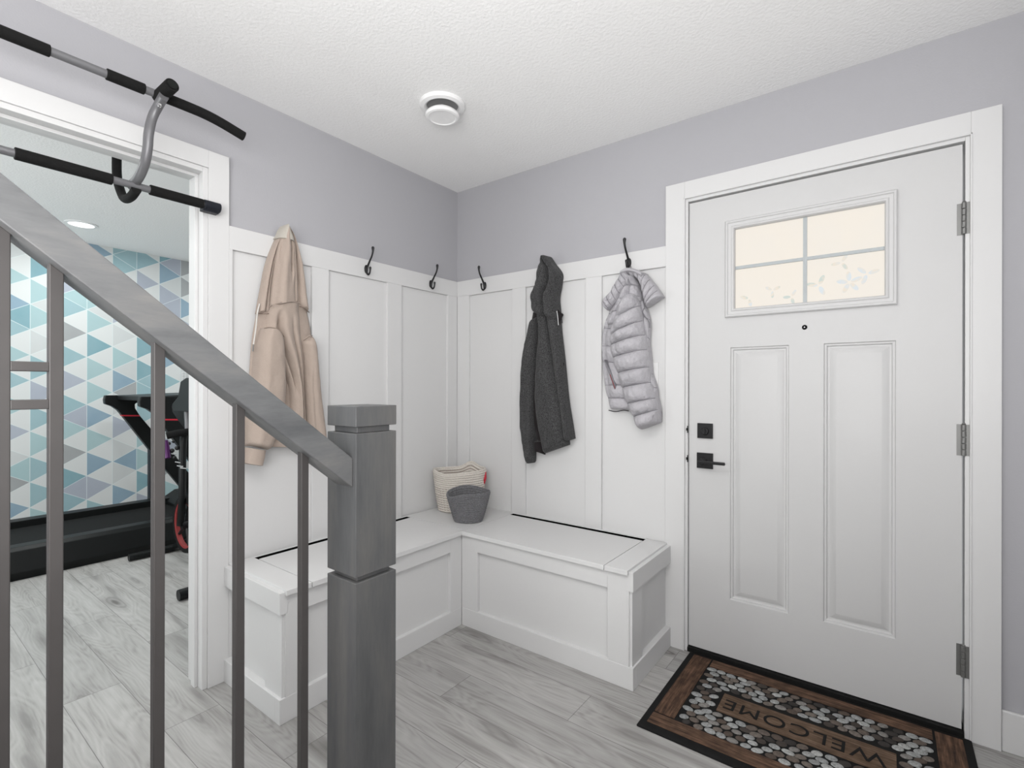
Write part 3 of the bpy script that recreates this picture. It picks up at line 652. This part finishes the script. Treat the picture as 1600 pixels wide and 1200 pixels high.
# ------------------------------------------------------------------ rope baskets
def basket(name, c, a_bot, a_top, h, rope, nturn, wav, tilt_top, material, seams=None, rim_r=None):
    """coiled rope wall: oval rings stacked, long axis across the view"""
    root = empty(name, (c[0], c[1], SZ))
    ex = Vector((math.cos(YAW), math.sin(YAW), 0)); ey = Vector((-math.sin(YAW), math.cos(YAW), 0))
    seg = 72
    bm = bmesh.new(); th = rope*1.15
    prof = []
    n = nturn*6
    def pt(a, u, off):
        ra = a_bot[0]+(a_top[0]-a_bot[0])*(u**0.8); rb = a_bot[1]+(a_top[1]-a_bot[1])*(u**0.8)
        x = (ra-off)*math.cos(a); y = (rb-off)*math.sin(a)
        z = SZ + 0.002 + h*u + wav(a)*u**3
        return Vector((c[0], c[1], 0)) + ex*x + ey*y + Vector((0, 0, z))
    R = []
    for i in range(n+1):
        u = i/n; b = abs(math.sin(PI*i/6))*rope*0.35
        R.append((u, -b))
    R2 = [(u, th+b*-1.0) for u, b in reversed(R)]
    loop = [(u, b) for u, b in R] + [(u, th+(-bb)*-1.0*-1.0) for u, bb in reversed(R) if u > 0.02]
    rings = []
    for (u, off) in loop:
        rings.append([bm.verts.new(pt(2*PI*k/seg, u, off)) for k in range(seg)])
    for A, C in zip(rings, rings[1:]):
        for k in range(seg): bm.faces.new((A[k], A[(k+1) % seg], C[(k+1) % seg], C[k]))
    bm.faces.new(rings[0][::-1]); bm.faces.new(rings[-1])
    obj('body', bm, material, root, smooth=80)
    rb_ = bmesh.new(); rr = rim_r or rope*0.62
    pts = [pt(2*PI*k/seg, 1.0, th*0.5)+Vector((0, 0, rr*0.4)) for k in range(seg)]
    rs = []
    for k in range(seg):
        d = (pts[(k+1) % seg]-pts[k-1]).normalized(); a_ = d.cross(Vector((0, 0, 1))).normalized(); u_ = a_.cross(d)
        rs.append([rb_.verts.new(pts[k]+(a_*math.cos(2*PI*q/8)+u_*math.sin(2*PI*q/8))*rr) for q in range(8)])
    for k in range(seg):
        for q in range(8): rb_.faces.new((rs[k][q], rs[k][(q+1) % 8], rs[(k+1) % seg][(q+1) % 8], rs[(k+1) % seg][q]))
    obj('rim', rb_, material, root, smooth=80)
    if seams:
        sm = bmesh.new()
        for i in range(1, nturn):
            u = i/nturn
            for (off, sgn) in ((0.0008, 1), (th, -1)):
                if sgn == 1 and u > seams: continue
                pp = [pt(2*PI*k/seg, u, off-0.0006*sgn) for k in range(seg)]
                for k in range(0, seg, 1 if sgn == -1 else 2):
                    tube(sm, [pp[k], pp[(k+1) % seg]], 0.0016, 5)
        obj('stitching', sm, M['brown_thread'], root)
    return root, pt
def wav_c(a):
    # gentle lift for the built-in handle at the far side, slight sag at the near left
    return 0.030*math.exp(-((a-1.15)/0.30)**2) - 0.020*math.exp(-((a-4.2)/0.7)**2) + 0.004*math.sin(2*a+0.6)
cb, cpt = basket('rope_basket', (0.166, -0.152), (0.120, 0.088), (0.155, 0.100), 0.232, 0.0125, 17, wav_c, 0, M['cream_rope'], seams=0.62)
tag(cb, 'cream coiled rope basket with brown stitching and red tag on the bench corner', 'basket', 'rope baskets on the bench')
a = -0.22
p0, p1 = cpt(a, 0.97, -0.004), cpt(a, 0.66, -0.004)
p2, p3 = cpt(a+0.16, 0.80, -0.006), cpt(a-0.16, 0.80, -0.006)
bm = bmesh.new()
o_ = (cpt(a, 0.8, -0.010)-cpt(a, 0.8, 0.0))
fr_ = [bm.verts.new(q+o_*0.3) for q in (p0, p2, p1, p3)]; bk_ = [bm.verts.new(q-o_*0.2) for q in (p0, p2, p1, p3)]
mid_ = bm.verts.new((p0+p1+p2+p3)/4+o_*0.9)
for k in range(4): bm.faces.new((fr_[k], fr_[(k+1) % 4], mid_)); bm.faces.new((fr_[k], bk_[k], bk_[(k+1) % 4], fr_[(k+1) % 4]))
bm.faces.new(bk_)
tg = obj('tag', bm, M['red'], cb); tg['label'] = 'red diamond tag'
def dang(a, c): return math.atan2(math.sin(a-c), math.cos(a-c))
def wav_g(a): return 0.020*math.exp(-(dang(a, 1.7)/0.85)**2) - 0.020*math.exp(-(dang(a, 3.75)/0.6)**2) + 0.004*math.exp(-(dang(a, 0)/0.5)**2)
gb, gpt = basket('rope_basket', (0.368, -0.300), (0.072, 0.056), (0.117, 0.078), 0.150, 0.0085, 15, wav_g, 0, M['grey_rope'], rim_r=0.0058)
tag(gb, 'small grey woven rope basket with wide rim, in front of the cream basket', 'basket', 'rope baskets on the bench')

# ------------------------------------------------------------------ ceiling vent
vx, vy = 0.620, -0.752
cv = empty('ceiling_vent', (vx, vy, H-0.05)); tag(cv, 'round white ceiling vent with a dropped centre disc', 'ceiling vent')
obj('ring', lathe(bmesh.new(), [(0.068, H), (0.098, H), (0.099, H-0.006), (0.094, H-0.014), (0.078, H-0.018), (0.070, H-0.014)], (vx, vy, 0), 'z', 64, close=True), M['vent_white'], cv, smooth=40)
M['vent_in'] = mat('grey_duct', (0.25, 0.25, 0.25), 0.6)
obj('duct', lathe(bmesh.new(), [(0.0685, H-0.0005), (0.0685, H-0.003), (0.0001, H-0.003)], (vx, vy, 0), 'z', 48), M['vent_in'], cv)
obj('disc', lathe(bmesh.new(), [(0.010, H-0.032), (0.058, H-0.033), (0.070, H-0.042), (0.0735, H-0.050), (0.069, H-0.057), (0.059, H-0.059), (0.055, H-0.056), (0.0001, H-0.054)], (vx, vy, 0), 'z', 64), M['vent_white'], cv, smooth=30)
obj('stem', lathe(bmesh.new(), [(0.010, H-0.003), (0.010, H-0.034)], (vx, vy, 0), 'z', 16), M['vent_in'], cv, smooth=30)

# gym downlights (one seen)
M['lamp'] = bpy.data.materials.new('lit_downlight_lens'); M['lamp'].use_nodes = True
nb = M['lamp'].node_tree.nodes['Principled BSDF']; nb.inputs['Emission Color'].default_value = (1, 1, 1, 1); nb.inputs['Emission Strength'].default_value = 1.6
dl = empty('downlight', (-2.69, -1.257, H-0.02)); tag(dl, 'round recessed downlight glowing in the gym ceiling', 'downlight')
obj('trim_ring', lathe(bmesh.new(), [(0.076, H), (0.098, H), (0.097, H-0.006), (0.078, H-0.009)], (-2.69, -1.257, 0), 'z', 48, close=True), M['vent_white'], dl, smooth=40)
obj('lens', lathe(bmesh.new(), [(0.077, H), (0.077, H-0.005), (0.0001, H-0.005)], (-2.69, -1.257, 0), 'z', 48), M['lamp'], dl)

# ------------------------------------------------------------------ door mat
mt = empty('doormat', (1.93, -0.31, 0)); tag(mt, 'black rubber doormat with wood border, pebbles and a welcome plaque, at the door', 'doormat')
MX0, MX1, MY0, MY1 = 1.456, 2.390, -0.625, -0.018
obj('backing', B((MX0, MX1, MY0, MY1, 0, 0.007)), M['rubber'], mt, bevel=0.003)
def mat_wood():
    m = mat('printed_brown_wood', (0.15, 0.09, 0.06), 0.8, spec=0.2); t = NT(m)
    tc = t.n('ShaderNodeTexCoord').outputs['Object']; x = t.n('ShaderNodeSeparateXYZ'); t.nt.links.new(tc, x.inputs[0])
    return m, t, x.outputs
def mk_wood(name, along, lo, mi, hi):
    m = mat(name, mi, 0.8, spec=0.2); t = NT(m); p = t.pos()
    v = t.comb(t.math('MULTIPLY', p[0], 9 if along == 'x' else 120), t.math('MULTIPLY', p[1], 120 if along == 'x' else 9), 0.0)
    a_ = t.noise(v, 1.0, 6, 0.65); b_ = t.noise(t.comb(p[0], p[1], p[2]), 30, 3)
    s = t.math('ADD', t.math('MULTIPLY', a_, 0.75), t.math('MULTIPLY', b_, 0.25))
    c = t.ramp(s, [(0.34, lo), (0.5, mi), (0.68, hi)]); t.nt.links.new(c, t.b.inputs['Base Color']); t.bump(s, 0.4, 0.002)
    return m
wx = mk_wood('brown_plank_print_x', 'x', (0.022, 0.014, 0.010), (0.085, 0.050, 0.033), (0.20, 0.115, 0.075))
wy = mk_wood('brown_plank_print_y', 'y', (0.022, 0.014, 0.010), (0.075, 0.043, 0.028), (0.18, 0.10, 0.065))
wt = mk_wood('tan_plaque_print', 'x', (0.040, 0.025, 0.016), (0.105, 0.068, 0.045), (0.19, 0.13, 0.09))
zt = 0.0072
obj('border_plank', B((1.480, 1.553, -0.516, -0.038, zt-0.001, 0.0095)), wy, mt, bevel=0.001)
obj('border_plank', B((2.293, 2.366, -0.516, -0.038, zt-0.001, 0.0095)), wy, mt, bevel=0.001)
obj('border_plank', B((1.560, 2.286, -0.096, -0.036, zt-0.001, 0.0095)), wx, mt, bevel=0.001)
obj('border_plank', B((1.480, 2.366, -0.588, -0.524, zt-0.001, 0.0095)), wx, mt, bevel=0.001)
obj('plaque', B((1.660, 2.186, -0.378, -0.254, zt-0.001, 0.0098)), wt, mt, bevel=0.001)
# pebbles, packed in staggered rows
pm_ = mat('printed_pebbles', (0.2, 0.2, 0.2), 0.75, spec=0.25); t = NT(pm_)
at = t.n('ShaderNodeAttribute', attribute_name='tone'); nz = t.noise(t.n('ShaderNodeTexCoord').outputs['Object'], 140, 4, 0.7)
c1 = t.ramp(at.outputs['Fac'], [(0.0, (0.03, 0.028, 0.027)), (0.28, (0.10, 0.075, 0.060)), (0.5, (0.19, 0.165, 0.145)), (0.75, (0.30, 0.31, 0.31)), (1.0, (0.42, 0.43, 0.42))])
c2 = t.mix(t.ramp(nz, [(0.40, (0, 0, 0)), (0.66, (1, 1, 1))]), c1, (0.04, 0.035, 0.032)); t.nt.links.new(t.mix(0.55, c1, c2), t.b.inputs['Base Color'])
bm = bmesh.new(); lay = bm.loops.layers.float_color.new('tone') if hasattr(bm.loops.layers, 'float_color') else bm.loops.layers.color.new('tone')
rp = random.Random(11)
row = 0; y = -0.113
while y > -0.512:
    x = 1.575 + (row % 2)*0.019
    while x < 2.275:
        px_, py_ = x+rp.uniform(-.003, .003), y+rp.uniform(-.003, .003)
        ra, rb = rp.uniform(0.0155, 0.021), rp.uniform(0.0115, 0.0145); an = rp.uniform(-0.25, 0.7)
        if not (1.652-ra*0.6 < px_ < 2.194+ra*0.6 and -0.386-rb*0.5 < py_ < -0.246+rb*0.5):
            tone = rp.choice([0.02, 0.1, 0.25, 0.35, 0.45, 0.6, 0.75, 0.85, 1.0, 0.8])
            R0 = []
            for hz, k_ in ((0.0065, 1.0), (0.0088, 0.93), (0.0105, 0.6)):
                R0.append([bm.verts.new((px_+math.cos(2*PI*q/14)*ra*k_*math.cos(an)-math.sin(2*PI*q/14)*rb*k_*math.sin(an), py_+math.cos(2*PI*q/14)*ra*k_*math.sin(an)+math.sin(2*PI*q/14)*rb*k_*math.cos(an), hz)) for q in range(14)])
            fs = []
            for A, C in zip(R0, R0[1:]):
                for q in range(14): fs.append(bm.faces.new((A[q], A[(q+1) % 14], C[(q+1) % 14], C[q])))
            fs.append(bm.faces.new(R0[-1]))
            for f in fs:
                for lp in f.loops: lp[lay] = (tone, tone, tone, 1)
        x += 0.0385
    y -= 0.0262; row += 1
obj('pebble_field', bm, pm_, mt, smooth=50)
# lettering, read from the doorstep side
tx = bpy.data.curves.new('lettering', 'FONT'); tx.body = 'WELCOME'; tx.size = 0.088; tx.align_x = 'CENTER'; tx.align_y = 'CENTER'; tx.extrude = 0.0006; tx.space_character = 1.12
to = bpy.data.objects.new('lettering_source', tx); COL.objects.link(to)
bpy.context.view_layer.update()
me = bpy.data.meshes.new_from_object(to.evaluated_get(bpy.context.evaluated_depsgraph_get()))
bpy.data.objects.remove(to)
xs_ = [v.co.x for v in me.vertices]; wd = max(xs_)-min(xs_)
me.transform(Matrix.Translation((1.917, -0.317, 0.0104)) @ Matrix.Rotation(PI, 4, 'Z') @ Matrix.Diagonal((0.486/wd, 1.0, 1, 1)))
link('lettering', me, M['rubber'], mt)

# ------------------------------------------------------------------ stair railing
rl = empty('stair_railing', (1.2, -1.58, 0)); tag(rl, 'grey stained stair railing with square newel post and metal balusters', 'stair railing')
NX0, NX1, NY0, NY1 = 1.143, 1.249, -1.638, -1.528
nw = bmesh.new()
g = 0.011
box(nw, NX0, NX1, NY0, NY1, 0.0, 0.772)
box(nw, NX0+g, NX1-g, NY0+g, NY1-g, 0.772, 0.784)
box(nw, NX0, NX1, NY0, NY1, 0.784, 1.094)
box(nw, NX0+g, NX1-g, NY0+g, NY1-g, 1.094, 1.108)
npst = obj('newel_post', nw, M['newel_wood'], rl, bevel=0.0014)
obj('cap', B((NX0-0.0003, NX1+0.0003, NY0-0.0003, NY1+0.0003, 1.108, 1.153)), M['newel_wood'], npst, bevel=0.0014)
SL = 0.8105
def zb(y): return 0.980+(-1.641-y)*SL       # underside of the rail
ya, yb = NY0, -3.1
bm = bmesh.new()
prism(bm, [(ya, zb(ya)), (yb, zb(yb)), (yb, zb(yb)+0.063), (ya, zb(ya)+0.063)], 'x', 1.179, 1.239)
obj('handrail', bm, M['rail_wood'], rl, bevel=0.0022)
a_ = 0.0158; xc = 1.209
yc = [-1.735, -1.861, -1.987, -2.112, -2.166, -2.292, -2.418, -2.544, -2.670]
def zs_(y): return 0.20+(-1.70-y)*SL       # top of the stringer
bm0 = {}
for y in yc:
    bm = bmesh.new()
    prism(bm, [(y-a_/2, zs_(y-a_/2)-0.002), (y+a_/2, zs_(y+a_/2)-0.002), (y+a_/2, zb(y+a_/2)+0.0005), (y-a_/2, zb(y-a_/2)+0.0005)], 'x', xc-a_/2, xc+a_/2)
    obj('baluster', bm, M['bronze'], rl, bevel=0.0012)
for z0, z1 in ((1.2155, 1.229), (1.163, 1.1765)):
    obj('crossbar', B((xc-a_/2+0.0005, xc+a_/2-0.0005, yc[4]+a_/2-0.0005, yc[3]-a_/2+0.0005, z0, z1)), M['bronze'], rl, bevel=0.0012)
bm = bmesh.new()
prism(bm, [(NY0-0.0005, 0.0), (NY0-0.0005, zs_(NY0)), (yb, zs_(yb)), (yb, zs_(yb)-0.32), (-1.95, 0.0)], 'x', 1.185, 1.233)
obj('stringer', bm, M['rail_wood'], rl, bevel=0.002)
# the stair itself, below the frame
sb = bmesh.new()
pts = [(-1.70, 0.0)]
y_, z_ = -1.70, 0.0
for k in range(5):
    z_ += 0.190; pts.append((y_, z_)); y_ -= 0.2345; pts.append((y_, z_))
pts.append((y_, 0.0))
prism(sb, pts, 'x', 1.2335, 2.45)
struct(obj('trim_9', sb, M['floor']), 'laminate clad stair steps below the railing')

# ------------------------------------------------------------------ pull-up bar hooked over the gym doorway
pu = empty('pull_up_bar', (0.05, -1.9, 1.9)); tag(pu, 'grey steel pull-up bar with black foam grips hooked over the gym doorway', 'pull-up bar')
LBx, LBz = 0.046, 1.901
yend = -1.414; ymir = -3.857-yend - 0.0
bm = tube(bmesh.new(), [(LBx, -1.45, LBz), (LBx, DY0-0.02, LBz)], 0.0125, 20); obj('lower_bar', bm, M['steel'], pu, smooth=40)
UBx, UBz = 0.200, 2.176
ub = [(UBx, -2.30, UBz), (UBx, -1.99, UBz), (UBx, -1.72, UBz), (UBx, -1.54, UBz)]
obj('upper_bar', tube(bmesh.new(), ub, 0.0128, 20), M['steel'], pu, smooth=40)
def grip(pts, r, n=None):
    bm = tube(bmesh.new(), pts, r, 24, n); return obj('foam_grip', bm, M['foam'], pu, smooth=50, bevel=0.002)
grip([(UBx, -2.06, UBz), (UBx, -1.941, UBz)], 0.0172)
grip([(UBx, -1.810, UBz), (UBx, -1.709, UBz)], 0.0172)
grip([(UBx, -1.648, UBz), (UBx, -1.58, UBz), (UBx, -1.525, UBz-0.002), (UBx+0.004, -1.47, UBz-0.012), (UBx+0.010, -1.395, UBz-0.032)], 0.0170, 30)
grip([(LBx, -1.994, LBz), (LBx, -1.756, LBz)], 0.0185)
grip([(LBx, -1.648, LBz), (LBx, -1.475, LBz)], 0.0180)
for yy in (yend,):
    bm = tube(bmesh.new(), [(LBx, yy-0.058, LBz), (LBx, yy, LBz)], 0.0190, 24); box(bm, 0.0195, LBx+0.004, yy-0.062, yy-0.004, LBz-0.024, LBz-0.010)
    obj('end_cap', bm, M['dark_cap'], pu, smooth=40, bevel=0.0015)
SY = -1.690
obj('stub_grip', tube(bmesh.new(), [(0.190, -1.668, 2.170), (0.292, -1.660, 2.182)], 0.0205, 24), M['foam'], pu, smooth=40, bevel=0.002)
obj('stub_cap', tube(bmesh.new(), [(0.291, -1.660, 2.182), (0.295, -1.660, 2.1825)], 0.0145, 24), M['plastic'], pu, smooth=40)
S = [on('y', SY+0.02, 256, 150), on('y', SY+0.02, 248, 164), on('y', SY+0.01, 238, 184), on('y', SY, 232.5, 208), on('y', SY, 230.5, 232), on('y', SY, 226, 256), on('y', SY, 217, 277), on('y', SY, 205, 291)]
obj('curved_tube', tube(bmesh.new(), S, 0.0165, 20, 50, flat=0.85), M['steel'], pu, smooth=40)
obj('bolt', lathe(bmesh.new(), [(0.006, 0.0), (0.006, 0.008), (0.003, 0.012)], (0.232, SY+0.012, 2.125), 'x', 12), M['chrome'], pu)
HK = [(0.055, SY, 1.886), (0.0, SY, 1.874), (-0.070, SY, 1.882), (-0.120, SY, 1.925), (-0.158, SY, 1.985), (-0.163, SY, 2.06), (-0.158, SY, 2.145)]
obj('door_hook', tube(bmesh.new(), HK, 0.0150, 20, 50), M['foam'], pu, smooth=40)
obj('top_bar', tube(bmesh.new(), [(-0.152, SY-0.55, 2.143), (-0.152, SY+0.03, 2.143)], 0.0125, 16), M['foam'], pu, smooth=40)

# ------------------------------------------------------------------ treadmill
td = empty('treadmill', (-2.52, -1.4, 0)); tag(td, 'black treadmill with red striped uprights against the triangle wallpaper', 'treadmill')
Pl = M['plastic']
bm = bmesh.new()
prism(bm, [(-2.10, 0.0), (-2.085, 0.05), (-2.12, 0.175), (-2.15, 0.195), (-2.24, 0.195), (-2.24, 0.165), (-2.83, 0.165), (-2.83, 0.222), (-2.94, 0.222), (-2.96, 0.0)], 'y', -2.35, -0.62)
obj('deck', bm, Pl, td, bevel=0.004)
obj('running_belt', B((-2.80, -2.26, -2.34, -0.66, 0.166, 0.180)), M['rubber'], td, bevel=0.003)
obj('motor_cover', prism(bmesh.new(), [(-0.66, 0.0), (-0.66, 0.20), (-0.55, 0.27), (-0.33, 0.29), (-0.28, 0.2), (-0.28, 0.0)], 'x', -2.96, -2.10), Pl, td, bevel=0.006)
far = [(-1.055, 1.122), (-1.062, 1.085), (-1.058, 1.052), (-1.013, 1.032), (-0.975, 1.000), (-0.945, 0.955), (-0.736, 0.622), (-0.47, 0.22), (-0.33, 0.22), (-0.60, 0.640), (-0.736, 0.820), (-0.822, 0.945), (-0.856, 1.010), (-0.858, 1.045), (-0.83, 1.066), (-0.72, 1.07), (-0.70, 1.122)]
stp = [(-0.9475, 0.958), (-0.9405, 0.947), (-0.8212, 0.940), (-0.8285, 0.951)]
def wing(x0, x1):
    w = obj('upright', prism(bmesh.new(), far, 'x', x0, x1), Pl, td, bevel=0.006)
    s = obj('red_stripe', prism(bmesh.new(), [(a-0.0015 if i in (0, 1) else a+0.0015, b) for i, (a, b) in enumerate(stp)], 'x', x0-0.001, x1+0.001), M['red'], w)
wing(-2.97, -2.91); wing(-2.15, -2.09)
obj('console', prism(bmesh.new(), [(-0.98, 1.085), (-0.98, 1.122), (-0.55, 1.140), (-0.55, 1.09)], 'x', -2.91, -2.15), Pl, td, bevel=0.006)
obj('screen', B((-2.85, -2.25, -0.62, -0.575, 0.80, 1.09)), Pl, td, bevel=0.005)
obj('strut', B((-2.99, -2.93, -0.745, -0.70, 0.18, 0.66)), M['dark_cap'], td)

# ------------------------------------------------------------------ exercise bicycle, mostly behind the door jamb
eb = empty('exercise_bike', (-1.5, -0.9, 0)); tag(eb, 'black exercise bike with a red-rimmed wheel seen past the doorway jamb', 'exercise bike')
yb_ = -0.93
obj('stabiliser_foot', tube(bmesh.new(), [(-1.96, -1.16, 0.028), (-1.96, -0.62, 0.028)], 0.024, 16), Pl, eb, smooth=40)
obj('stabiliser_foot', tube(bmesh.new(), [(-0.985, -1.200, 0.032), (-0.985, -0.66, 0.032)], 0.030, 16), Pl, eb, smooth=40)
obj('frame', tube(bmesh.new(), [(-1.96, yb_+0.05, 0.03), (-1.55, yb_+0.05, 0.16), (-1.22, yb_+0.05, 0.16), (-0.985, yb_+0.05, 0.04)], 0.026, 14, 30), Pl, eb, smooth=50)
bm = bmesh.new(); Wc = (-1.63, yb_, 0.262)
lathe(bm, [(0.160, -0.018), (0.188, -0.018), (0.195, 0.0), (0.188, 0.018), (0.160, 0.018)], Wc, 'y', 48, close=True)
wh = obj('wheel', bm, M['rubber'], eb, smooth=40)
obj('rim', lathe(bmesh.new(), [(0.146, -0.012), (0.161, -0.0165), (0.161, 0.0165), (0.146, 0.012)], Wc, 'y', 48, close=True), M['dim_red'], wh, smooth=40)
bm = lathe(bmesh.new(), [(0.03, -0.03), (0.03, 0.03), (0.01, 0.035)], Wc, 'y', 20)
for k in range(5):
    a = 2*PI*k/5
    tube(bm, [Wc, (Wc[0]+0.15*math.cos(a), Wc[1], Wc[2]+0.15*math.sin(a))], 0.010, 8)
obj('hub', bm, M['black_metal'], wh)
fk = on('y', yb_-0.03, 285, 775); ft = on('y', yb_-0.03, 283, 700)
obj('fork', tube(bmesh.new(), [(Wc[0], yb_-0.035, Wc[2]), (fk.x+0.01, yb_-0.035, fk.z), (ft.x, yb_-0.02, ft.z), (ft.x-0.02, yb_, ft.z+0.12)], 0.022, 12, 24), Pl, eb, smooth=50)
obj('handlebar', tube(bmesh.new(), [(-1.62, -1.05, 0.870), (-1.60, -0.98, 0.885), (-1.60, -0.80, 0.895), (-1.62, -0.70, 0.870)], 0.024, 14, 24), M['foam'], eb, smooth=50)
obj('bottle', tube(bmesh.new(), [on('y', yb_-0.08, 259, 688), on('y', yb_-0.08, 260, 700), on('y', yb_-0.08, 262, 716)], [0.013, 0.020, 0.018], 14), M['purple'], eb, smooth=50)
for (px, py, r) in ((264, 693, 0.012), (269, 704, 0.015), (273, 715, 0.012), (277, 700, 0.016), (271, 690, 0.010)):
    bm = bmesh.new(); bmesh.ops.create_uvsphere(bm, u_segments=12, v_segments=8, radius=r, matrix=Matrix.Translation(on('y', yb_-0.05, px, py)))
    obj('resistance_knob', bm, M['black_metal'], eb, smooth=60)
for (px, py) in ((268, 709), (274, 722), (277, 728), (282, 731)):
    q = on('y', yb_-0.06, px, py); bm = tube(bmesh.new(), [q, q+Vector((0.035, 0.02, -0.003))], 0.0045, 8)
    obj('brake_bracket', bm, M['chrome'], eb)
sd = on('y', yb_-0.05, 284, 600)
pts = [on('y', yb_-0.03, *q) for q in ((290, 592), (286, 612), (280, 633), (296, 641))]
bm = bmesh.new(); prism(bm, [(q.x, q.z) for q in [on('y', yb_-0.03, *w) for w in ((287, 596), (296, 590), (310, 600), (310, 643), (278, 643), (273, 636), (274, 631), (283, 620))]], 'y', yb_-0.05, yb_+0.05)
obj('display', bm, Pl, eb, bevel=0.006)
obj('saddle', tube(bmesh.new(), [(-1.02, yb_+0.02, 0.98), (-1.12, yb_+0.02, 0.985), (-1.26, yb_+0.02, 0.97)], [0.09, 0.07, 0.025], 16, 16), M['rubber'], eb, smooth=50)
obj('saddle_post', tube(bmesh.new(), [(-1.20, yb_+0.05, 0.16), (-1.10, yb_+0.02, 0.96)], 0.02, 12), M['steel'], eb, smooth=50)
obj('console_post', tube(bmesh.new(), [(ft.x-0.02, yb_, ft.z+0.10), (-1.63, yb_+0.01, 0.88), (-1.66, yb_+0.01, 1.10)], 0.018, 12), M['steel'], eb, smooth=50)

# white wire grid on the wallpaper
bm = bmesh.new()
for k in range(8): tube(bm, [(XG+0.012, -0.375+0.03*k, 1.12), (XG+0.012, -0.375+0.03*k, 1.34)], 0.0018, 6)
for k in range(9): tube(bm, [(XG+0.012, -0.378, 1.125+0.026*k), (XG+0.012, -0.16, 1.125+0.026*k)], 0.0018, 6)
for q in ((-0.375, 1.125), (-0.165, 1.333)): tube(bm, [(XG, q[0], q[1]), (XG+0.012, q[0], q[1])], 0.003, 6)
tag(obj('wire_grid', bm, M['grid']), 'white wire grid panel on the papered gym wall', 'wire grid')
